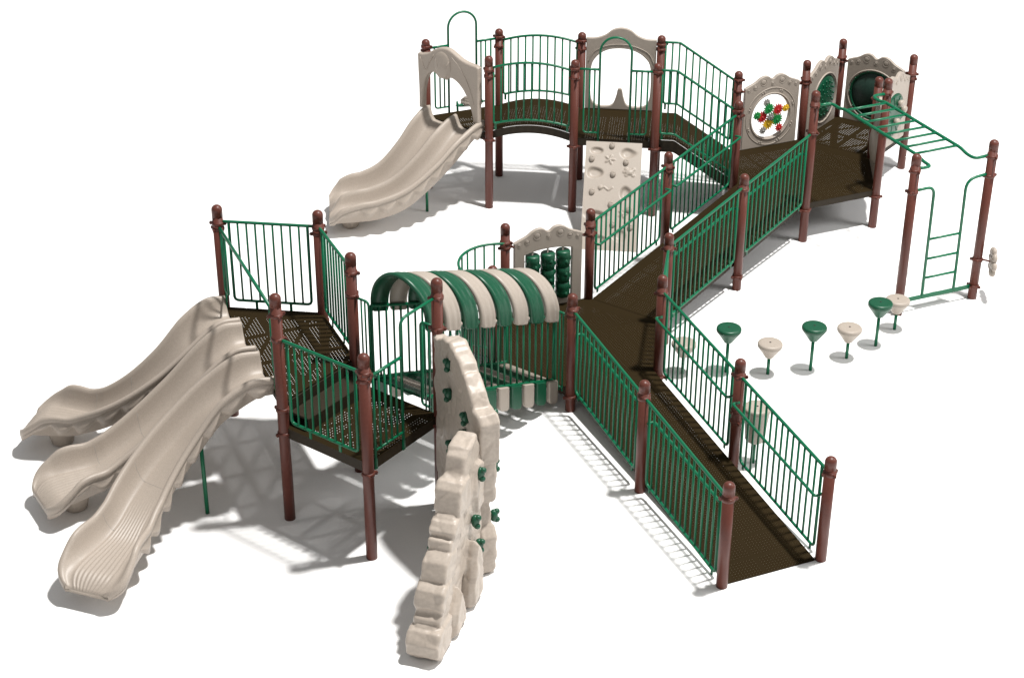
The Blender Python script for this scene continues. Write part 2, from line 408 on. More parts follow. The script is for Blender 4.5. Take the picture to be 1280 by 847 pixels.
# ------------------------------------------------------------------ climbing wall
def remeshed(mb, vox, disp, scale, seed=0):
    me = bpy.data.meshes.new('t'); me.from_pydata([tuple(v) for v in mb.v], [], mb.f)
    bm = bmesh.new(); bm.from_mesh(me); bmesh.ops.recalc_face_normals(bm, faces=bm.faces); bm.to_mesh(me); bm.free()
    o = bpy.data.objects.new('t', me); COL.objects.link(o)
    md = o.modifiers.new('r', 'REMESH'); md.mode = 'VOXEL'; md.voxel_size = vox; md.use_smooth_shade = True
    m2 = o.modifiers.new('s', 'SMOOTH'); m2.iterations = 1; m2.factor = .5
    dg = bpy.context.evaluated_depsgraph_get(); m3 = bpy.data.meshes.new_from_object(o.evaluated_get(dg))
    out = MB(); sd = Vector((seed, seed * 2, 0))
    ns = [v.normal.copy() for v in m3.vertices]
    for v, nn in zip(m3.vertices, ns):
        p = v.co * scale + sd
        dv = noise.voronoi(p * 1.5)[0]; q = min(.45, dv[1] - dv[0]) * 2.4 - .5 + noise.noise(p * .8) * .5
        out.v.append(v.co + nn * q * disp * .55)
    for p in m3.polygons: out.f.append(tuple(p.vertices)); out.sm.append(True)
    bpy.data.objects.remove(o); bpy.data.meshes.remove(m3)
    return out
def slab(mb, pl, poly, w0, w1, ch=.025):
    """chamfered slab, polygon in (u, z), from w0 to w1"""
    cu = sum(p[0] for p in poly) / len(poly); cz = sum(p[1] for p in poly) / len(poly)
    def sc(p, d):
        v = Vector((p[0] - cu, p[1] - cz)); l = v.length; f = (l - d) / l; return (cu + v.x * f, cz + v.y * f)
    rings = []
    for w, d in ((w0, ch), (w0 + ch, 0), (w1 - ch, 0), (w1, ch)):
        rings.append([pl(*sc(p, d), w) for p in poly])
    return mb.ring_tube(rings, smooth=False)
def hold(pl, u, z, w, side):
    m = MB(); c = pl(u, z, w)
    nn = pl.n * side
    m.ball(c + nn * .012, (.050, .078, .045), pl.e, UP, nn, 12)
    m.ball(c + nn * .045 + UP * .045, (.034, .036, .036), pl.e, UP, nn, 10)
    m.ball(c + nn * .04 - UP * .045 + pl.e * .02, (.032, .036, .036), pl.e, UP, nn, 10)
    m.ball(c + nn * .052 - UP * .002, .010, n=6)
    return m
cw = thing('climbing_wall', 'serpentine tan rock climbing wall with green grips standing in front of the striped tunnel', 'climbing wall', (.0, 14.9, 0))
sA = xy('L6') + ang(-68.4) * .05
plA = Plane(sA, sA + ang(-68.4))
m = MB()
outA = [(.0, .02), (1.08, .02), (1.26, .02), (1.33, .45), (1.24, .85), (1.32, 1.2), (1.27, 1.62), (1.18, 1.9), (1.06, 2.12), (.86, 2.30), (.62, 2.40), (.45, 2.37), (.28, 2.38), (.10, 2.27), (.0, 2.28), (.04, 1.9), (.0, 1.75), (.05, 1.3), (.0, .9), (.04, .5)]
slab(m, plA, outA, -.075, .075, .02)
for poly in ([(.30, 2.2), (.52, 2.2), (.66, 2.42), (.55, 2.475), (.34, 2.43)], [(.55, 2.1), (.80, 2.0), (.98, 2.22), (.86, 2.36), (.63, 2.45)], [(.86, 1.95), (1.10, 1.8), (1.22, 2.02), (1.12, 2.16), (.93, 2.30)]):
    slab(m, plA, poly, -.105, .10, .02)
slab(m, plA, [(1.08, .95), (1.30, .9), (1.36, 1.3), (1.33, 1.66), (1.12, 1.55)], -.11, .11, .03)
slab(m, plA, [(1.08, .02), (1.34, .02), (1.38, .5), (1.30, .62), (1.1, .55)], -.10, .10, .03)
# taller front block where the wall turns
slab(m, plA, [(1.12, 1.45), (1.40, 1.45), (1.43, 1.95), (1.36, 2.03), (1.14, 2.03)], -.115, .115, .02)
obj('wall_section', remeshed(m, .014, .021, 3.0, 3), ROCK, cw)
sB = V2(.10, 14.90); plB = Plane(sB, V2(-.40, 13.52))
LB = (V2(-.40, 13.52) - sB).length
m = MB()
outB = [(.0, .02), (.28, .02), (.36, .38), (.5, .52), (.62, .38), (.70, .02), (LB, .02), (LB + .02, .2), (LB - .06, .38), (LB - .2, .46), (LB - .22, .72), (LB - .36, .80), (LB - .42, 1.0), (LB - .62, 1.08), (LB - .66, 1.30), (LB - .84, 1.38), (LB - .88, 1.62), (LB - 1.05, 1.72), (LB - 1.12, 1.88), (.12, 1.90), (-.02, 1.6), (0.05, 1.2), (-.02, .8), (.04, .4)]
slab(m, plB, outB, -.12, .10, .02)
steps = [([(LB - .34, .02), (LB - .02, .02), (LB + .07, .10), (LB + .08, .24), (LB + .0, .36), (LB - .38, .36)], .19),
         ([(LB - .36, .34), (LB - .10, .34), (LB - .08, .44), (LB - .14, .50), (LB - .38, .52)], .155),
         ([(LB - .44, .50), (LB - .16, .49), (LB - .13, .56), (LB - .18, .72), (LB - .26, .76), (LB - .46, .74)], .165),
         ([(LB - .60, .68), (LB - .30, .72), (LB - .28, .80), (LB - .34, .96), (LB - .46, 1.02), (LB - .66, .98)], .145),
         ([(LB - .76, .9), (LB - .52, .97), (LB - .47, 1.05), (LB - .50, 1.13), (LB - .78, 1.12)], .135),
         ([(LB - .86, 1.08), (LB - .56, 1.12), (LB - .54, 1.20), (LB - .62, 1.28), (LB - .86, 1.28)], .150),
         ([(LB - 1.04, 1.22), (LB - .74, 1.25), (LB - .70, 1.34), (LB - .76, 1.56), (LB - .84, 1.62), (LB - 1.06, 1.60)], .150),
         ([(LB - 1.24, 1.5), (LB - .96, 1.58), (LB - .94, 1.66), (LB - .99, 1.82), (LB - 1.08, 1.89), (LB - 1.28, 1.88)], .115)]
for poly, w in steps: slab(m, plB, poly, -w * .9 - .015, w * .9, .022)
slab(m, plB, [(.26, .02), (.56, .02), (.60, .22), (.50, .62), (.42, .80), (.32, .72), (.24, .4)], .02, .22, .06)
slab(m, plB, [(.72, .02), (1.1, .02), (1.06, .30), (.86, .52), (.74, .30)], .04, .20, .06)
slab(m, plB, [(.0, 1.0), (.2, .95), (.30, 1.3), (.2, 1.62), (.02, 1.55)], .02, .14, .04)
obj('wall_section', remeshed(m, .014, .021, 3.0, 9), ROCK, cw)
for u, z in ((.52, 2.20), (.50, 1.82), (.98, 1.80), (.92, 1.55), (.55, 1.20), (.72, 1.06), (.46, .62)):
    obj('grip', hold(plA, u, z, -.085, -1), GPLAS, cw)
for u, z in ((1.24, 1.32), (1.24, .68), (1.20, 1.90)):
    obj('grip', hold(plA, u, z, .10, 1), GPLAS, cw)
for u, z, sg in ((.17, 1.46, 1), (.335, .98, 1), (.22, .60, 1), (.40, 1.25, -1), (.75, .80, -1), (.30, .60, -1)):
    obj('grip', hold(plB, u, z, .135 if sg > 0 else -.15, sg), GPLAS, cw)

# ------------------------------------------------------------------ covered clatter bridge
tn = thing('tunnel', 'sloping tunnel bridge roofed with arched green and tan bands', 'tunnel', (.3, 17.6, 0))
w_ = .25
def onseg(a, b, d): return xy(a) + (xy(b) - xy(a)).normalized() * d
na, nb = onseg('L6', 'L3', w_), onseg('R3', 'PW', w_); fa, fb = onseg('L3', 'L6', w_), onseg('PW', 'R3', w_)
plN = Plane(na, nb); plF = Plane(fa, fb); LT = plN.L
zfl = lin(1.33, .32, LT)
for pl, nm in ((plN, 'near'), (plF, 'far')):
    obj('side_rail', fence_mesh(pl, lambda u: zfl(u) + .95, lambda u: zfl(u) + .03, .03, LT - .03, 20, ends=False, cr=.05, tabs=()), GREEN, tn)
for nm, a, b, zt in (('w', 'L6', 'L3', 2.325), ('w', 'R3', 'PW', 1.33)):
    pl = Plane(P[a], P[b])
    for ua, ub in ((.05, w_ - .01), (pl.L - .05, pl.L - w_ + .01)):
        zb = zt - 1.08 + .03
        m = MB().tube(fillet([pl(ua, zt), pl(ub, zt), pl(ub, zb), pl(ub - math.copysign(.12, ub - ua), zb)], [.06, .05]), .015)
        for q in (.42, .7): m.tube([pl(ua + (ub - ua) * q, zt), pl(ua + (ub - ua) * q, zb - .05)], .011, 6)
        obj('entry_rail', m, GREEN, tn)
wd = (fa - na).length; half = wd / 2; wn = plN.n if plN.n.dot(fa - na) > 0 else -plN.n
slope = Vector((plN.e.x, plN.e.y, (.32 - 1.33) / LT)).normalized()
nrm = UP
for i in range(8):
    u = .21 + .3235 * i; zc = zfl(u) + .97
    ctr = plN(u, zc) + wn * half; m = MB(); rings = []
    na_ = 26; hr = half + .035; hh = .46
    ks = [(-.10, 0, .80), (-.085, 0, .93), (-.05, 0, 1.0)] + [(0, k, 1.0) for k in range(na_ + 1)] + [(-.05, na_, 1.0), (-.085, na_, .93), (-.10, na_, .80)]
    for dz, k, ws in ks:
        a = PI * k / na_; ca, sa = math.cos(a), math.sin(a)
        c = ctr - wn * (ca * hr) + UP * (sa * hh + dz)
        rad = (-wn * ca * hh + UP * sa * hr).normalized()
        wdt = (.145 + .011 * sa) * ws
        prof = [(-1, -.02), (-1.0, .004), (-.93, .022), (-.72, .034), (-.58, .030), (-.48, .020), (-.2, .034), (0, .038), (.2, .034), (.48, .020), (.58, .030), (.72, .034), (.93, .022), (1.0, .004), (1, -.02)]
        rings.append([c + slope * (q * wdt) + rad * t for q, t in prof])
    m.ring_tube(rings)
    for sgn in (-1, 1):
        f = ctr + wn * sgn * hr
        m.ball(f - UP * .03 + slope * .155, .024, n=8)
    obj('roof_band', m, GPLAS if i % 2 == 0 else CREAM2, tn)
# slatted floor whose ends fold down outside
ns = 10
for i in range(ns):
    u = 2.495 - .256 * i; z = zfl(u) - .01; hwid = .108
    c = plN(u, z) + wn * half; m = MB()
    m.box(c, slope, wn, UP, hwid, half + .04, .014)
    for k in (-.6, -.2, .2, .6): m.box(c + UP * .017 + slope * hwid * k, slope, wn, UP, .012, half, .004)
    for sgn in (-1, 1):
        f = c + wn * sgn * (half + .045)
        prof = [(-hwid, .04), (-hwid, -.21), (-hwid * .9, -.25), (-hwid * .6, -.275), (hwid * .6, -.275), (hwid * .9, -.25), (hwid, -.21), (hwid, .04)]
        rg = [[f + slope * (a * s2) + UP * (b - (1 - s2) * .02) + wn * sgn * t for a, b in prof] for t, s2 in ((-.02, 1), (.012, 1), (.022, .86))]
        m.ring_tube(rg, smooth=False)
    obj('floor_plank', m, GPLAS if i % 2 else CREAM2, tn)
for pp in (plN, plF): obj('floor_beam', MB().box(pp((LT) / 2, zfl(LT / 2) + .01), slope, wn, UP, LT / 2 - .03, .012, .035), GPLAS, tn)

# ------------------------------------------------------------------ low landing
ld = thing('landing_deck', 'low hexagonal brown landing where both ramps and the tunnel meet', 'play deck', (1.55, 19.4, 0))
post('PK', ld, [(1.39, P['PJ']), (1.27, P['PV'])]); post('PV', ld, [1.36, (1.29, P['PK'])]); post('PW', ld, [1.42, .2]); post('R3', ld, [(1.42, P['R2']), 1.34, .2]); post('R6', ld, [1.40, .2]); post('PM', ld, [1.40, .2])
deck_slab([P['R3'], P['R6'], P['PM'], P['PK'], P['PV'], P['PW']], .305, ld, skirt=.12, dm=DECK2)
pl = Plane(P['R6'], P['PM'])
obj('guard_rail', fence_mesh(pl, lambda u: 1.40, lambda u: .39, .13, pl.L - .13, 9), GREEN, ld)
bal = thing('balcony_rail', 'half round green bar balcony bulging out behind the tan end of the striped tunnel', 'railing', ((P['PV'][0] + P['PW'][0]) / 2, (P['PV'][1] + P['PW'][1]) / 2, 0))
pl = Plane(P['PW'], P['PV']); m = MB(); mt = []; mbt = []
for k in range(25):
    a = PI * k / 24; u = pl.L / 2 - math.cos(a) * (pl.L / 2 - .06); w = math.sin(a) * .52
    mt.append(pl(u, 1.37, w)); mbt.append(pl(u, .42, w))
    if k % 2 == 0 and 0 < k < 24: m.tube([mt[-1], mbt[-1]], .0135, 6)
m.tube(mt, .019); m.tube(mbt, .014)
obj('railing_cage', m, GREEN, bal)
bf = MB(); bf.ring_tube([[p + UP * (z - .42) for p in mbt] for z in (.285, .305)], smooth=False); obj('balcony_floor', bf, DARKB, bal)

# ------------------------------------------------------------------ activity panels
def panel_outline(u0, u1, z0, zs, bump=.16):
    """side height zs, two humps"""
    L = u1 - u0; f = lambda t: u0 + t * L
    top = [(0, 0), (.07, .03), (.18, .075), (.27, .135), (.35, bump), (.42, bump * .93), (.48, bump * .66), (.52, bump * .66), (.58, bump * .93), (.65, bump), (.73, .135), (.82, .075), (.93, .03), (1, 0)]
    t2 = smooth2d([(f(a), zs + b) for a, b in top], 4, False)
    return [(f(1), z0), (f(0), z0)] + t2
def hump_bosses(mb, pl, zs, sd, u0, u1, t=.028):
    L = u1 - u0
    for q, dz, r in ((.07, -.035, .030), (.185, .0, .038), (.33, .065, .055), (.5, .03, .034), (.67, .065, .055), (.815, .0, .038), (.93, -.035, .030)):
        for s2 in (-1, 1):
            c = pl(u0 + L * q, zs + dz, s2 * t)
            mb.ball(c, (r * .78, r * .78, .007), pl.e, UP, pl.n, 12)
            mb.tube([c + pl.e * math.cos(2 * PI * k / 16) * r + UP * math.sin(2 * PI * k / 16) * r for k in range(16)], .0045, 6, True)
def ring(mb, pl, cu, cz, ru, rz, r, w, n=40): mb.tube([pl(cu + ru * math.cos(2 * PI * k / n), cz + rz * math.sin(2 * PI * k / n), w) for k in range(n)], r, 8, True)
def activity(a, b, zdk, label, name, holes, u0=.12, u1=None, out=None):
    pl = Plane(P[a], P[b]); u1 = pl.L - .12 if u1 is None else u1
    mid = pl(pl.L / 2, zdk)
    root = thing(name, label, 'activity panel', tuple(mid))
    mb = plate([panel_outline(u0, u1, zdk - .0, zdk + 1.02)] + holes, .056, .012, pl.mtx())
    hump_bosses(mb, pl, zdk + 1.02, 1, u0, u1)
    return pl, root, mb
def brackets(pl, root, zs, u0=.12):
    for u, d in ((.06, 1), (pl.L - .06, -1)):
        m = MB().tube([pl(u, zs), pl(u + d * .10, zs)], .013, 8); m.ball(pl(u + d * .05, zs, -.012), .018, n=8)
        obj('bracket', m, BROWN, root)
# roller panel at the landing
pl, root, mb = activity('PV', 'PK', .305, 'tan panel with nine green rollers standing behind the low landing', 'roller_panel', [[(.27, .42), (.95, .42), (.95, 1.13)] + smooth2d([(.95, 1.13), (.78, 1.165), (.61, 1.175), (.44, 1.165), (.27, 1.13)], 4, False)[1:]])
obj('panel_board', mb, CREAM2, root); brackets(pl, root, 1.28)
for u in (.39, .61, .83):
    obj('axle', MB().tube([pl(u, .36), pl(u, 1.18)], .012, 8), CREAM2, root)
    for z in (.53, .76, .99):
        m = MB().lathe([(.02, -.114), (.086, -.113), (.098, -.10), (.10, -.03), (.095, 0), (.10, .03), (.098, .10), (.086, .113), (.02, .114)], pl(u, z), 20)
        for k in range(5):
            a = k * 1.3; m.ball(pl(u, z) + V2(math.cos(a), math.sin(a)) * .085 + UP * random.uniform(-.06, .06), (.03, .03, .04), n=8)
        obj('roller', m, GPLAS, root)
ZH = .61
cz = ZH + .50
pl, root, mb = activity('PH', 'PN', ZH, 'tan panel with a round window full of red, yellow and green gears', 'gear_panel', [ell(.61, cz, .335, .36)])
ring(mb, pl, .61, cz, .36, .385, .014, -.026); ring(mb, pl, .61, cz, .445, .475, .008, -.027)
for k in range(8):
    a = 2 * PI * k / 8 + .39; c = pl(.61 + .415 * math.cos(a), cz + .445 * math.sin(a), -.03); tdir = -pl.e * math.sin(a) + UP * math.cos(a)
    for s2 in (-.02, .02): mb.ball(c + tdir * s2, .014, n=8)
obj('panel_board', mb, CREAM2, root); brackets(pl, root, ZH + .98)
obj('crossbar', MB().tube([pl(.30, cz - .06, .02), pl(.92, cz + .06, .02)], .008, 8), GRY, root) if False else None
gears = [((.529, 1.346), .042, GRY), ((.557, 1.247), .062, GRN), ((.739, 1.200), .064, RED), ((.862, 1.216), .042, YEL), ((.645, 1.093), .05, GRN), ((.600, 1.110), .040, GRY),
         ((.465, 1.115), .066, RED), ((.350, 1.165), .045, GRN), ((.577, .985), .066, YEL), ((.475, .899), .042, GRY), ((.735, 1.035), .066, GRN), ((.764, .905), .044, RED)]
for i, ((u, z), r, mm) in enumerate(gears):
    r *= 1.42
    nt_ = max(9, int(r * 150)); lp = []
    for k in range(nt_):
        a = 2 * PI * k / nt_
        for da, rr in ((-.27, .74), (-.13, 1.06), (.13, 1.06), (.27, .74)): lp.append((u + math.cos(a + da * 2 * PI / nt_ * 1.2) * r * rr, z + math.sin(a + da * 2 * PI / nt_ * 1.2) * r * rr))
    gg = plate([lp], .026, .003, pl.mtx(-.02 - .028 * (i % 2)))
    gg.lathe([(.012, -.03), (.012, .03)], pl(u, z, -.02 - .028 * (i % 2)), 10, pl.n)
    obj('gear', gg, mm, root)
obj('gear_frame', (lambda q: (q.tube([pl(.29, cz), pl(.61, cz), pl(.93, cz)], .009, 8), q)[1])(MB()), GRY, root) if False else None
# disc panel
pl, root, mb = activity('PN', 'PP', ZH, 'tan panel with a studded green disc, between the gear and dark window panels', 'disc_panel', [ell(.66, cz, .37, .38)])
ring(mb, pl, .66, cz, .40, .41, .014, -.03)
obj('panel_board', mb, CREAM2, root); brackets(pl, root, ZH + .98)
m = MB().lathe([(.002, -.05), (.2, -.048), (.33, -.04), (.372, -.02), (.38, .02), (.002, .02)], pl(.66, cz, 0), 40, pl.n)
for q in range(3):
    rr = .1 + q * .09
    for k in range(6 + q * 5):
        a = 2 * PI * k / (6 + q * 5) + q; m.ball(pl(.66 + rr * math.cos(a), cz + rr * math.sin(a), -.045), .018, n=8)
obj('disc', m, GPLAS, root)
pl, root, mb = activity('PP', 'PQ', ZH, 'tan panel with a large dark round window ringed in green', 'window_panel', [ell(.62, cz, .42, .40)])
ring(mb, pl, .62, cz, .45, .43, .012, -.03)
obj('panel_board', mb, CREAM2, root); brackets(pl, root, ZH + .98)
m = MB().lathe([(.002, -.022), (.43, -.022), (.43, .018), (.002, .018)], pl(.62, cz), 40, pl.n); obj('window', m, DGREY, root)
m = MB(); ring(m, pl, .62, cz, .405, .395, .024, -.012)
for k in range(10):
    a = 2 * PI * k / 10; m.ball(pl(.62 + .415 * math.cos(a), cz + .405 * math.sin(a), -.034), .014, n=8)
obj('window_ring', m, GPLAS, root)
pl, root, mb = activity('PQ', 'PR', ZH, 'bright tan panel with a green face plate and tan knobs', 'knob_panel', [ell(.62, cz, .36, .36)])
obj('panel_board', mb, CREAM2, root); brackets(pl, root, ZH + .98)
sgn = 1
SG = 1 if pl.n.dot(V2(1, -.2)) > 0 else -1
m = MB().lathe([(.002, .03 * SG), (.2, .05 * SG), (.32, .045 * SG), (.375, .02 * SG), (.375, -.02 * SG), (.002, -.03 * SG)], pl(.62, cz), 36, pl.n)
for k in range(9):
    a = 2 * PI * k / 9; m.box(pl(.62 + .24 * math.cos(a), cz + .24 * math.sin(a), .045 * SG), (pl.e * math.cos(a) + UP * math.sin(a)), pl.n, (-pl.e * math.sin(a) + UP * math.cos(a)), .09, .01, .012)
obj('face_plate', m, GPLAS, root)
for u, z in ((.36, 1.16), (.58, 1.02), (.50, 1.30)):
    obj('knob', MB().lathe([(.03, 0), (.05, .03), (.058, .06), (.045, .085), (.01, .09)], pl(u, z, .04 * SG), 16, pl.n * SG), CREAM2, root)
pl, root, mb = activity('PR', 'PS', ZH, 'tan panel seen edge on between the two close brown posts by the overhead ladder', 'side_panel', [ell(.61, cz, .33, .36)])
obj('panel_board', mb, CREAM2, root); brackets(pl, root, ZH + .98)
m = MB()
for s2 in (1, -1):
    pts = [(.355, 0), (.33, .04), (.26, .09), (.15, .125), (.002, .135)]
    m.lathe([(r, w * s2 * .8) for r, w in pts], pl(.61, cz), 28, pl.n)
obj('bubble', m, CREAM2, root)

# ------------------------------------------------------------------ ramps
def ramp(label, a0, a1, a2, b0, b1, b2, zl, zh, posts, hdrs, uvd):
    A, B = xy(a0), xy(b0)
    c = (A + B) / 2
    root = thing('ramp', label, 'ramp', (c.x, c.y, 0))
    ea, eb = xy(a2), xy(b2); across = (B - A).normalized(); d = (ea - A).normalized(); Lr = (ea - A).length
    zf = lambda p: zl + (zh - zl) * max(0, min(1, (p - A).dot(d) / Lr))
    pts = [A + across * .066, B - across * .066, eb - across * .066, ea + across * .066]
    deck_slab(pts, lambda p: zf(V2(p.x, p.y)) + .004, root, 'ramp_surface', skirt=.115, uvdir=uvd, dm=DECK2)
    for (x0, x1, side) in ((a0, a1, 0), (a1, a2, 0), (b0, b1, 1), (b1, b2, 1)):
        pl = Plane(P[x0], P[x1]); z0, z1 = zf(xy(x0)), zf(xy(x1)); f = lin(z0, z1, pl.L)
        o = obj('guard_rail', fence_mesh(pl, lambda u: f(u) + 1.115, lambda u: f(u) + .045, .15, pl.L - .15, 14, tabs=(.22, pl.L - .22), tabl=.07), GREEN, root)
        s2 = 1 if pl.n.dot(across) * (1 if side == 0 else -1) > 0 else -1
        obj('handrail', handrail(pl, f, s2), GREEN, o)
    for n, cl_ in posts: post(n, root, cl_)
    return root
ramp('lower brown ramp running down to the floor at the front right', 'R1', 'R2', 'R3', 'R4', 'R5', 'R6', .008, .305,
     [('R1', [1.125]), ('R4', [1.125]), ('R2', [1.265]), ('R5', [1.265, .80, .66])], None, 111.6)
ramp('upper brown ramp climbing from the low landing to the hexagonal deck', 'PK', 'PJ', 'PI', 'PM', 'PL', 'PO', .305, .61,
     [('PJ', [1.56, 1.50]), ('PL', [1.54, .2])], None, 51.6)

# ------------------------------------------------------------------ hexagonal deck
hx = thing('hexagonal_deck', 'dark brown hexagonal deck with a square bay, ringed by tan activity panels', 'play deck', (5.3, 24.1, 0))
deck_slab([P['PO'], P['PS'], P['PR'], P['PN'], P['PH'], P['PI']], ZH, hx, skirt=.10, dm=DECK2)
sq = [P['PN'], P['PP'], P['PQ'], P['PR']]
deck_slab(sq, ZH + .002, hx, skirt=.10, uvdir=51.6)
# low folded edges under the open sides
post('PO', hx, [(2.15, P['PT']), 1.74, .50]); post('PS', hx, [(2.15, P['PU']), 1.55, .50]); post('PR', hx, [1.60, .50]); post('PN', hx, [1.62, 1.56, .5])
post('PH', hx, [1.80, 1.62]); post('PI', hx, [1.78, 1.70, .5]); post('PP', hx, [1.62, 1.56]); post('PQ', hx, [1.62, 1.55])

# ------------------------------------------------------------------ overhead ladder
ml = thing('overhead_ladder', 'green overhead ladder at the far right with an upright ladder at its end', 'monkey bars', (6.5, 21.0, 0))
post('PT', ml, [(2.14, P['PO']), 1.83, .19], None); post('PU', ml, [(2.14, P['PS']), 1.86, .60, .19], None)
plT = Plane(P['PO'], P['PT']); plU = Plane(P['PS'], P['PU'])
m = MB()
for pl, s2 in ((plT, 1), (plU, -1)):
    inn = .27 * s2
    m2 = MB().tube(fillet([pl(.02, 2.15, .06 * s2), pl(.02, 2.15, inn), pl(.20, 2.14, inn), pl(.34, 2.175, inn), pl(pl.L - .34, 2.175, inn), pl(pl.L - .20, 2.14, inn), pl(pl.L - .02, 2.14, inn), pl(pl.L - .02, 2.15, .06 * s2)], [.1, .06, .06, .06, .06, .1], 4), .023, 10)
    obj('side_bar', m2, GREEN, ml)
for i in range(8):
    u = .38 + (plT.L - .78) * i / 7
    obj('rung', MB().tube([plT(u, 2.175, .27), plU(u, 2.175, -.27)], .019, 8), GREEN, ml)
pl = Plane(P['PT'], P['PU'])
lad = obj('end_ladder', MB().box(pl(pl.L / 2, .19), pl.e, pl.n, UP, pl.L / 2 - .05, .012, .028), GREEN, ml)
obj('stile', MB().tube(fillet([pl(.05, 1.84), pl(.345, 1.85), pl(.365, .19)], .13), .021), GREEN, lad)
obj('stile', MB().tube(fillet([pl(pl.L - .05, 1.89), pl(.85, 1.86), pl(.88, .19)], .16), .021), GREEN, lad)
for z in (1.066, .77, .478): obj('rung', MB().tube([pl(.37, z), pl(.875, z)], .018, 8), GREEN, lad)
kw = thing('flower_wheel', 'small lobed tan wheel on a short arm at the outermost right post', 'play wheel', tuple(pl(1.31, .57)))
m = MB()
kd = ang(-8.4); kn = ang(81.6); cK = xy('PU') + kd * .21 + UP * .57
for k in range(8):
    a = 2 * PI * k / 8; m.ball(cK + (kn * math.cos(a) + UP * math.sin(a)) * .15, (.04, .068, .068), kd, kn, UP, 12)
m.ball(cK, (.045, .12, .12), kd, kn, UP, 14)
obj('wheel', m, CREAM2, kw); obj('arm', MB().tube([xy('PU') + kd * .07 + UP * .60, cK], .014, 8), BROWN, kw)

# ------------------------------------------------------------------ upper decks
DZ = 1.22
ad = thing('arch_deck', 'square brown deck at the back with a tan arch board, above the climbing slope', 'play deck', (2.43, 24.56, 0))
post('PD', ad, [2.33, 2.20, 1.1]); post('PE', ad, [2.33, 2.19, 1.08]); post('PF', ad, [2.32, 2.24, 1.1]); post('PG', ad, [2.33, 1.10])
deck_slab([P['PE'], P['PG'], P['PF'], P['PD']], DZ, ad, skirt=.12, uvdir=-8.4, dm=DECK2)
pl = Plane(P['PE'], P['PG'])
def hoop_gate(pl):
    m = MB(); zt = 2.325; cz_ = 2.60; r = .232; c = .6
    arc = [pl(c - r * math.cos(PI * k / 16), cz_ + r * math.sin(PI * k / 16)) for k in range(17)]
    m.tube([pl(c - r, 1.10)] + arc + [pl(c + r, 1.10)], .018, 10)
    for ua, ub, d in ((.05, c - r, 1), (pl.L - .05, c + r, -1)):
        us = ua + d * .09
        m.tube([pl(ua, zt), pl(ub, zt)], .019)
        m.tube(fillet([pl(us, zt), pl(us, 1.32), pl(ub, 1.32)], .05), .014)
        for q in (.36, .68): m.tube([pl(us + (ub - us) * q, zt), pl(us + (ub - us) * q, 1.32)], .0135, 6)
    return m
obj('hoop_gate', hoop_gate(pl), GREEN, ad)
pa = Plane(P['PD'], P['PF'])
out = [(1.15, 1.225), (.07, 1.225)] + smooth2d([(.07, 2.385), (.22, 2.39), (.36, 2.44), (.48, 2.53), (.61, 2.56), (.74, 2.53), (.86, 2.44), (1.0, 2.39), (1.15, 2.385)], 5, False)
hol = smooth2d([(.155, 1.45), (.155, 1.90), (.24, 2.09), (.40, 2.20), (.61, 2.23), (.80, 2.20), (.97, 2.10), (1.07, 1.92), (1.075, 1.45), (1.00, 1.30), (.84, 1.275), (.72, 1.31), (.665, 1.45), (.645, 1.55), (.61, 1.575), (.575, 1.55), (.555, 1.45), (.50, 1.31), (.38, 1.275), (.23, 1.30)], 5)
b = plate([out, hol], .056, .012, pa.mtx())
b.tube([pa(u, z, -.03) for u, z in smooth2d([(.11, 2.0), (.20, 2.17), (.38, 2.27), (.61, 2.30), (.82, 2.27), (1.03, 2.17), (1.12, 2.0)], 5, False)], .006, 6)
obj('arch_board', b, CREAM2, ad)

sd = thing('slide_deck', 'brown corner deck with a green hooped gate behind the double slide hood', 'play deck', (.2, 24.9, 0))
post('PA', sd, [2.36, 2.28, 1.1]); post('PB', sd, [(2.26, P['PA']), 2.16, 1.13]); post('PC', sd, [2.35, 2.20, 1.1])
deck_slab([P['PA'], P['PB'], P['PC']], DZ, sd, skirt=.12)
obj('hoop_gate', hoop_gate(Plane(P['PA'], P['PC'])), GREEN, sd)
# pod step outside the gate
pl = Plane(P['PA'], P['PC'])
ps = thing('pod_climber', 'ribbed tan shell step on bent green pipe, glimpsed through the double slide arch', 'climber', tuple(pl(.75, 0, .45)))
m = MB().tube(fillet([pl(.55, 1.12, .10), pl(.55, 1.34, .12), pl(.60, 1.20, .25), pl(.85, 1.15, .30)], .06), .018)
m.ball(pl(.60, 1.25, .16), (.07, .03, .02), pl.e, pl.n, UP, 8)
obj('pipe', m, GREEN, ps)
m = MB(); cc = pl(.87, 1.24, .30)
m.lathe([(.03, -.09), (.12, -.06), (.17, -.02), (.165, .01), (.10, .02), (.01, .022)], cc, 24)
for k in range(-3, 4):
    hh_ = math.sqrt(max(0, .15 ** 2 - (k * .042) ** 2)); m.tube([cc + pl.e * hh_ + pl.n * k * .042 + UP * .02, cc - pl.e * hh_ + pl.n * k * .042 + UP * .02], .009, 6)
for k in range(11):
    a = 2 * PI * k / 11; m.ball(cc + V2(math.cos(a), math.sin(a)) * .155 - UP * .02, (.035, .035, .03), n=8)
obj('shell_step', m, CREAM2, ps)

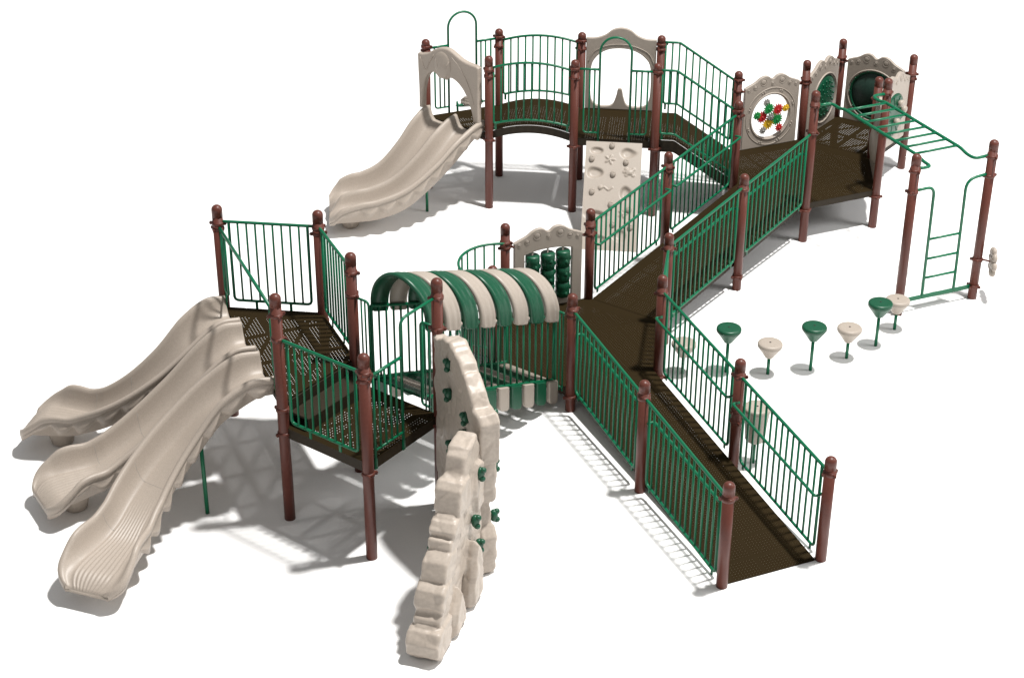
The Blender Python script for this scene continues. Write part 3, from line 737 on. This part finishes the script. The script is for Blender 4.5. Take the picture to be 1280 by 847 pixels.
# bridges
def bridge(label, a0, a1, b0, b1, zfun, tz, bz, nb_, rail_ends, name='arched_bridge', bd=.125):
    c = (xy(a0) + xy(b1)) / 2; root = thing(name, label, 'bridge', (c.x, c.y, 0))
    plA_, plB_ = Plane(P[a0], P[a1]), Plane(P[b0], P[b1]); N = 40
    wA = plA_.n if plA_.n.dot(xy(b0) - xy(a0)) > 0 else -plA_.n
    L = plA_.L
    top = MB(); sk = MB(); ra = []; rb_ = []
    for i in range(N + 1):
        u = L * i / N; ub = plB_.L * i / N; z = zfun(u / L)
        ra.append(plA_(u, z) + wA * .065); rb_.append(plB_(ub, z) - wA * .065)
    vs = ra + rb_; fs = [(i, i + 1, N + 2 + i, N + 1 + i) for i in range(N)]
    top.add(vs, fs, False); o = obj('bridge_floor', top, DECK2, root)
    me = o.data; uvl = me.uv_layers.new(name='UVMap'); off = Vector(root_loc(root)); a = math.radians(-8.4)
    for lp in me.loops:
        cc_ = me.vertices[lp.vertex_index].co + off; uvl.data[lp.index].uv = (cc_.x * math.cos(a) + cc_.y * math.sin(a) + 50, -cc_.x * math.sin(a) + cc_.y * math.cos(a) + 50)
    for line, s2 in ((ra, 1), (rb_, -1)):
        sk = MB(); sk.ring_tube([[p - wA * s2 * .002 + UP * -.003, p - wA * s2 * .014 + UP * -.003, p - wA * s2 * .014 - UP * bd, p - wA * s2 * .002 - UP * bd] for p in line], smooth=False)
        obj('bridge_beam', sk, DARKB, root)
    for pl in (plA_, plB_):
        L_ = pl.L
        obj('guard_rail', fence_mesh(pl, lambda u: tz(u / L_), lambda u: bz(u / L_), .07, L_ - .07, nb_, cr=.05, ends=rail_ends, tabs=(.10, L_ - .10), tabl=.10), GREEN, root)
    return root
arc = lambda t: 1 - (2 * t - 1) ** 2
bridge('short brown bridge arching up between the two highest decks at the back', 'PB', 'PE', 'PC', 'PD', lambda t: 1.24 + .13 * arc(t), lambda t: 2.275 + .115 * arc(t), lambda t: 1.38 + .10 * arc(t), 10, True)
def s2f(t): return interp(t, [0, .235, .95, 1.0], [1.225, 1.225, .66, .63])
bridge('brown bridge sloping down from the arch board deck to the hexagonal deck', 'PG', 'PI', 'PF', 'PH', s2f, lambda t: s2f(t) + 1.13, lambda t: s2f(t) + .13, 10, True, 'sloping_bridge', .19)

# ------------------------------------------------------------------ double slide
pl = Plane(P['PA'], P['PB'])
mb, cl = slide_mesh(pl(.575, 0), math.radians(231.5), -.40, 2.03, .0, 2.1, [0, .1, .25, .4, .6, .78, .9, 1.0, 1.05, 1.10],
    [1.43, 1.40, 1.25, 1.0, .72, .60, .57, .50, .42, .37], [0, .07, .22, .4, .6, .78, .9, 1.0, 1.05, 1.10], [1.20, 1.18, .96, .68, .40, .30, .29, .29, .29, .285],
    lambda t: 1.05 + .04 * t, lanes=2, waves=9, skirt=.16, extra=.2)
x, t, nn, fl, rim, w = cl[int(len(cl) * .86)]
ds_ = thing('double_slide', 'two lane tan slide with a scalloped arch hood coming off the back left deck', 'slide', (x.x, x.y, 0))
obj('slide_bed', mb, CREAM, ds_)
obj('foot', MB().lathe([(.11, 0), (.125, .02), (.19, fl - .03)], (x.x + .02, x.y - .1, 0), 24), CREAM, ds_)
d = min(cl, key=lambda c: (c[0] - V2(-.5, 24.0)).length)
obj('support_leg', MB().tube([(-.50, 24.09, 0), (-.50, 24.09, d[3] - .02)], .022, 12), GREEN, ds_)
outl = smooth2d([(1.125, 1.40), (1.12, 1.75), (1.13, 2.1), (1.13, 2.29)], 3, False) + smooth2d([(1.09, 2.315), (.98, 2.325), (.88, 2.34), (.78, 2.37), (.66, 2.43), (.54, 2.475), (.40, 2.46), (.28, 2.41), (.17, 2.34), (.06, 2.30), (-.03, 2.295)], 4, False) + smooth2d([(-.06, 2.27), (-.055, 2.0), (-.045, 1.7), (-.05, 1.40)], 3, False)
outl += smooth2d([(.035, 1.40), (.05, 1.66), (.09, 1.85), (.15, 1.97), (.23, 2.035), (.30, 2.02), (.37, 1.965), (.44, 1.985), (.50, 1.965), (.57, 2.015), (.67, 2.0), (.79, 1.92), (.89, 1.79), (.965, 1.62), (1.0, 1.50), (1.015, 1.40)], 4, False)
hb = plate([outl], .10, .03, pl.mtx(-.09))
hb.ball(pl(.44, 2.20, -.135), (.17, .22, .03), pl.e, UP, pl.n, 20)
for q in (-.10, -.035, .035, .10): hb.tube([pl(.44 + q * 1.3, 2.36 - abs(q) * .8, -.15), pl(.44 + q * .9, 2.2, -.167 + abs(q) * .05), pl(.44 + q * .5, 2.04, -.148)], .005, 6)
hb.tube([pl(a_, b_, -.14) for a_, b_ in smooth2d([(.0, 2.24), (.1, 2.05), (.17, 2.16), (.27, 2.33)], 5, False)], .009, 6)
hb.tube([pl(a_, b_, -.14) for a_, b_ in smooth2d([(.62, 2.36), (.78, 2.22), (.94, 1.98), (1.04, 1.7)], 5, False)], .009, 6)
obj('slide_hood', hb, CREAM, ds_)

# ------------------------------------------------------------------ fossil climbing slope
pl = Plane(P['PE'], P['PG'])
tl, tr = pl(.20, 1.21, -.075), pl(1.04, 1.21, -.075)
bl, br = Vector((1.77, 22.72, .0)), Vector((2.60, 22.60, .0))
ex = (tr - tl); wd_ = ex.length; exn = ex.normalized(); ey = (tl - bl); ln = ey.length; eyn = (ey - exn * ey.dot(exn)).normalized(); ezn = exn.cross(eyn).normalized()
if ezn.z < 0: ezn = -ezn
fs_ = thing('climbing_slope', 'sloping tan board with moulded shells, starfish and turtle leaning on the arch board deck', 'climbing slope', tuple((bl + br) / 2))
nx, ny = 84, 190
feats = []
def bumpf(x, y, cx, cy, rx, ry, hgt, p=2.0):
    q = ((x - cx) / rx) ** 2 + ((y - cy) / ry) ** 2
    return hgt * math.exp(-q ** p * .9) if q < 4 else 0
def hf(x, y):   # x 0..1 across, y 0 top .. 1 bottom (fractions), metres out
    z = 0
    for cx, cy, rx, ry, hh in ((.22, .085, .12, .035, -.035), (.74, .10, .16, .045, -.04), (.19, .29, .16, .055, -.045), (.74, .47, .13, .06, -.05), (.26, .68, .20, .05, -.05), (.30, .90, .13, .05, -.045), (.70, .86, .14, .05, -.04)):
        z += bumpf(x, y, cx, cy, rx * (.78 + .2 * math.sin(11 * x + cx * 30)), ry * (.8 + .15 * math.cos(9 * x)), hh, 3.2)
    for cx, cy in ((.52, .625), (.16, .47), (.13, .16)): pass
    # starfish
    for (cx, cy, sc) in ((.44, .165, 1.0), (.72, .66, .9)):
        dx, dy = (x - cx) * wd_, (y - cy) * ln; r = math.hypot(dx, dy); a = math.atan2(dy, dx)
        rr = (.045 + .035 * math.cos(5 * a)) * sc
        z += .018 * max(0, min(1, (rr - r) / .02 + .5)) if r < .12 else 0
    # turtle
    cx, cy = .80, .275; dx, dy = (x - cx) * wd_, (y - cy) * ln; r = math.hypot(dx / 1.3, dy)
    z += .03 * math.sqrt(max(0, 1 - (r / .05) ** 2))
    for ax, ay in ((-.075, .0), (.055, .05), (-.045, .05), (.06, -.045), (-.05, -.045)):
        q = math.hypot(dx - ax, dy - ay); z += .014 * max(0, min(1, (.024 - q) / .01 + .5))
    # seahorse squiggle
    cx, cy = .40, .435; dx, dy = (x - cx) * wd_, (y - cy) * ln
    if abs(dx) < .1 and abs(dy) < .06:
        d_ = abs(dy - .022 * math.sin(dx * 45)); z += .016 * max(0, min(1, (.012 - d_) / .008 + .5))
    q = math.hypot(dx + .085, dy + .01); z += .022 * math.sqrt(max(0, 1 - (q / .035) ** 2))
    return z
m = MB(); vs = []
for j in range(ny + 1):
    for i in range(nx + 1):
        x_, y_ = i / nx, j / ny
        p = tl + exn * wd_ * x_ + (bl - tl + exn * 0) * y_ + ezn * hf(x_, y_)
        vs.append(p)
fsx = [(j * (nx + 1) + i, j * (nx + 1) + i + 1, (j + 1) * (nx + 1) + i + 1, (j + 1) * (nx + 1) + i) for j in range(ny) for i in range(nx)]
m.add(vs, fsx, True)
# sides and back
back_ = [v - ezn * .06 for v in (vs[0], vs[nx], vs[-1], vs[-nx - 1])]
def side(line, q0, q1):
    o_ = len(m.v); m.v += [Vector(v) for v in line] + [q0, q1]; n_ = len(line)
    m.f.append(tuple(range(o_, o_ + n_)) + (o_ + n_ + 1, o_ + n_)); m.sm.append(False)
side(vs[0:nx + 1], back_[0], back_[1]); side(vs[-nx - 1:], back_[3], back_[2])
side([vs[j * (nx + 1)] for j in range(ny + 1)], back_[0], back_[3]); side([vs[j * (nx + 1) + nx] for j in range(ny + 1)], back_[1], back_[2])
m.add(back_, [(0, 1, 2, 3)], False)
obj('slope_board', m, CREAM2, fs_)
for cx, cy in ((.47, .035), (.12, .165), (.73, .185), (.51, .30), (.155, .47), (.50, .58), (.82, .62), (.14, .80), (.55, .76), (.86, .78)):
    c = tl + exn * wd_ * cx + (bl - tl) * cy + ezn * .012
    q = MB().ball(c, (.044, .052, .042), exn, eyn, ezn, 14); q.ball(c + eyn * .015 + exn * .01, (.028, .030, .048), exn, eyn, ezn, 12)
    obj('grip', q, CREAM2, fs_)

# ------------------------------------------------------------------ stepping pods
def make_pod(hgt, m, label, deep=.215, rb_=.052):
    r = thing('stepping_pod', label, 'stepping pod', (0, 0, 0), 'stepping pods in a curving row')
    q = MB(); R_ = .160; n = 40
    prof = [(.01, -deep - .004), (rb_, -deep), (rb_ + .012, -deep + .02), (rb_ + (R_ - .008 - rb_) * .5, -deep + (deep - .062) * .52), (R_ - .008, -.064), (R_, -.052), (R_, -.022), (R_ - .007, -.008), (R_ - .02, 0), (.10, .001), (.002, .002)]
    rings = []
    for rr, z in prof:
        rg = []
        for k in range(n):
            a = 2 * PI * k / n; f = 1 + (.03 * math.cos(10 * a) if -deep + .01 < z < -.07 else 0); rg.append(Vector((rr * f * math.cos(a), rr * f * math.sin(a), hgt + z)))
        rings.append(rg)
    q.ring_tube(rings)
    for rad_, cnt in ((.045, 6), (.085, 11), (.122, 16)):
        for k in range(cnt): a = 2 * PI * k / cnt + rad_ * 9; q.ball((rad_ * math.cos(a), rad_ * math.sin(a), hgt), (.006, .006, .003), n=6)
    top = obj('pod_top', q, m, r)
    obj('bolt_hole', MB().lathe([(.013, 0), (.013, .0035)], (0, 0, hgt + .001), 12), BLACK, top)
    obj('stem', MB().tube([(0, 0, 0), (0, 0, hgt - deep + .01)], .0215, 12), GREEN, r)
    return r
def copy_thing(r, loc, label):
    c = r.copy(); COL.objects.link(c); c.location = loc; c['label'] = label
    for ch in list(r.children):
        d = ch.copy(); COL.objects.link(d); d.parent = c
        for g_ in ch.children: e = g_.copy(); COL.objects.link(e); e.parent = d
    return c
gp = make_pod(.66, GPLAS, 'tall green stepping pod closest to the ramp rail, between two tan pods'); gp.location = (3.42, 19.127, 0)
copy_thing(gp, (4.513, 19.142, 0), 'tall green stepping pod in the middle of the row, between two tan pods')
copy_thing(gp, (5.492, 19.755, 0), 'tall green stepping pod at the far end, overlapping the last tan pod')
cp = make_pod(.468, CREAM2, 'short tan stepping pod standing free between the first two green pods'); cp.location = (3.948, 19.06, 0)
copy_thing(cp, (5.041, 19.439, 0), 'short tan stepping pod between the middle and the far green pods')
copy_thing(cp, (5.841, 20.193, 0), 'short tan stepping pod in front of the left ladder post, last of the row')
copy_thing(cp, (2.853, 19.10, 0), 'short tan stepping pod seen through the ramp rail beside the landing')
dp = make_pod(.78, CREAM2, 'tan stepping pod with a long tapering cup, seen through the ramp rail near the front', .46, .105); dp.location = (3.44, 17.02, 0)

# ------------------------------------------------------------------ light, world, camera
w = bpy.data.worlds.new('World'); SC.world = w; w.use_nodes = True
w.node_tree.nodes['Background'].inputs[0].default_value = (1, .995, .985, 1); w.node_tree.nodes['Background'].inputs[1].default_value = .345
ld_ = bpy.data.lights.new('studio_key', 'POINT'); ld_.energy = 79000; ld_.shadow_soft_size = 1.0; ld_.color = (1, .985, .96)
lo_ = bpy.data.objects.new('studio_key', ld_); COL.objects.link(lo_); lo_.location = (9.83, 18.0, 34.36)

cd = bpy.data.cameras.new('camera'); la_ = bpy.data.lights.new('studio_fill', 'AREA'); la_.energy = 1500; la_.size = 7; la_.color = (1, .99, .98)
lf_ = bpy.data.objects.new('studio_fill', la_); COL.objects.link(lf_); lf_.location = (20, 17, 14)
lf_.rotation_euler = (Vector((6.2, 19.5, .2)) - Vector((20, 17, 14))).to_track_quat('-Z', 'Y').to_euler()
co = bpy.data.objects.new('camera', cd); COL.objects.link(co)
pitch, roll, H = .489286, -.0119478, 11.3521
fwd = Vector((0, math.cos(pitch), -math.sin(pitch))); up = Vector((0, math.sin(pitch), math.cos(pitch))); rt = Vector((1, 0, 0))
# image x' = cr*u - sr*v, y' = sr*u + cr*v
cr, sr = math.cos(roll), math.sin(roll)
cx_ = rt * cr + up * sr; cy_ = up * cr - rt * sr
M = Matrix.Identity(4)
for i, c in enumerate((cx_, cy_, -fwd)):
    for j in range(3): M[j][i] = c[j]
M[2][3] = H
co.matrix_world = M
cd.sensor_width = 36; cd.lens = 2148.06 / 1280 * 36; cd.clip_end = 900; cd.clip_start = .1
cd.shift_x = (640 - 575.64) / 1280; cd.shift_y = -(423.5 - 368.84) / 1280
SC.camera = co
SC.render.engine = 'CYCLES'
SC.view_settings.view_transform = 'Standard'; SC.view_settings.look = 'None'; SC.view_settings.exposure = 0; SC.view_settings.gamma = 1
SC.cycles.transparent_max_bounces = 16
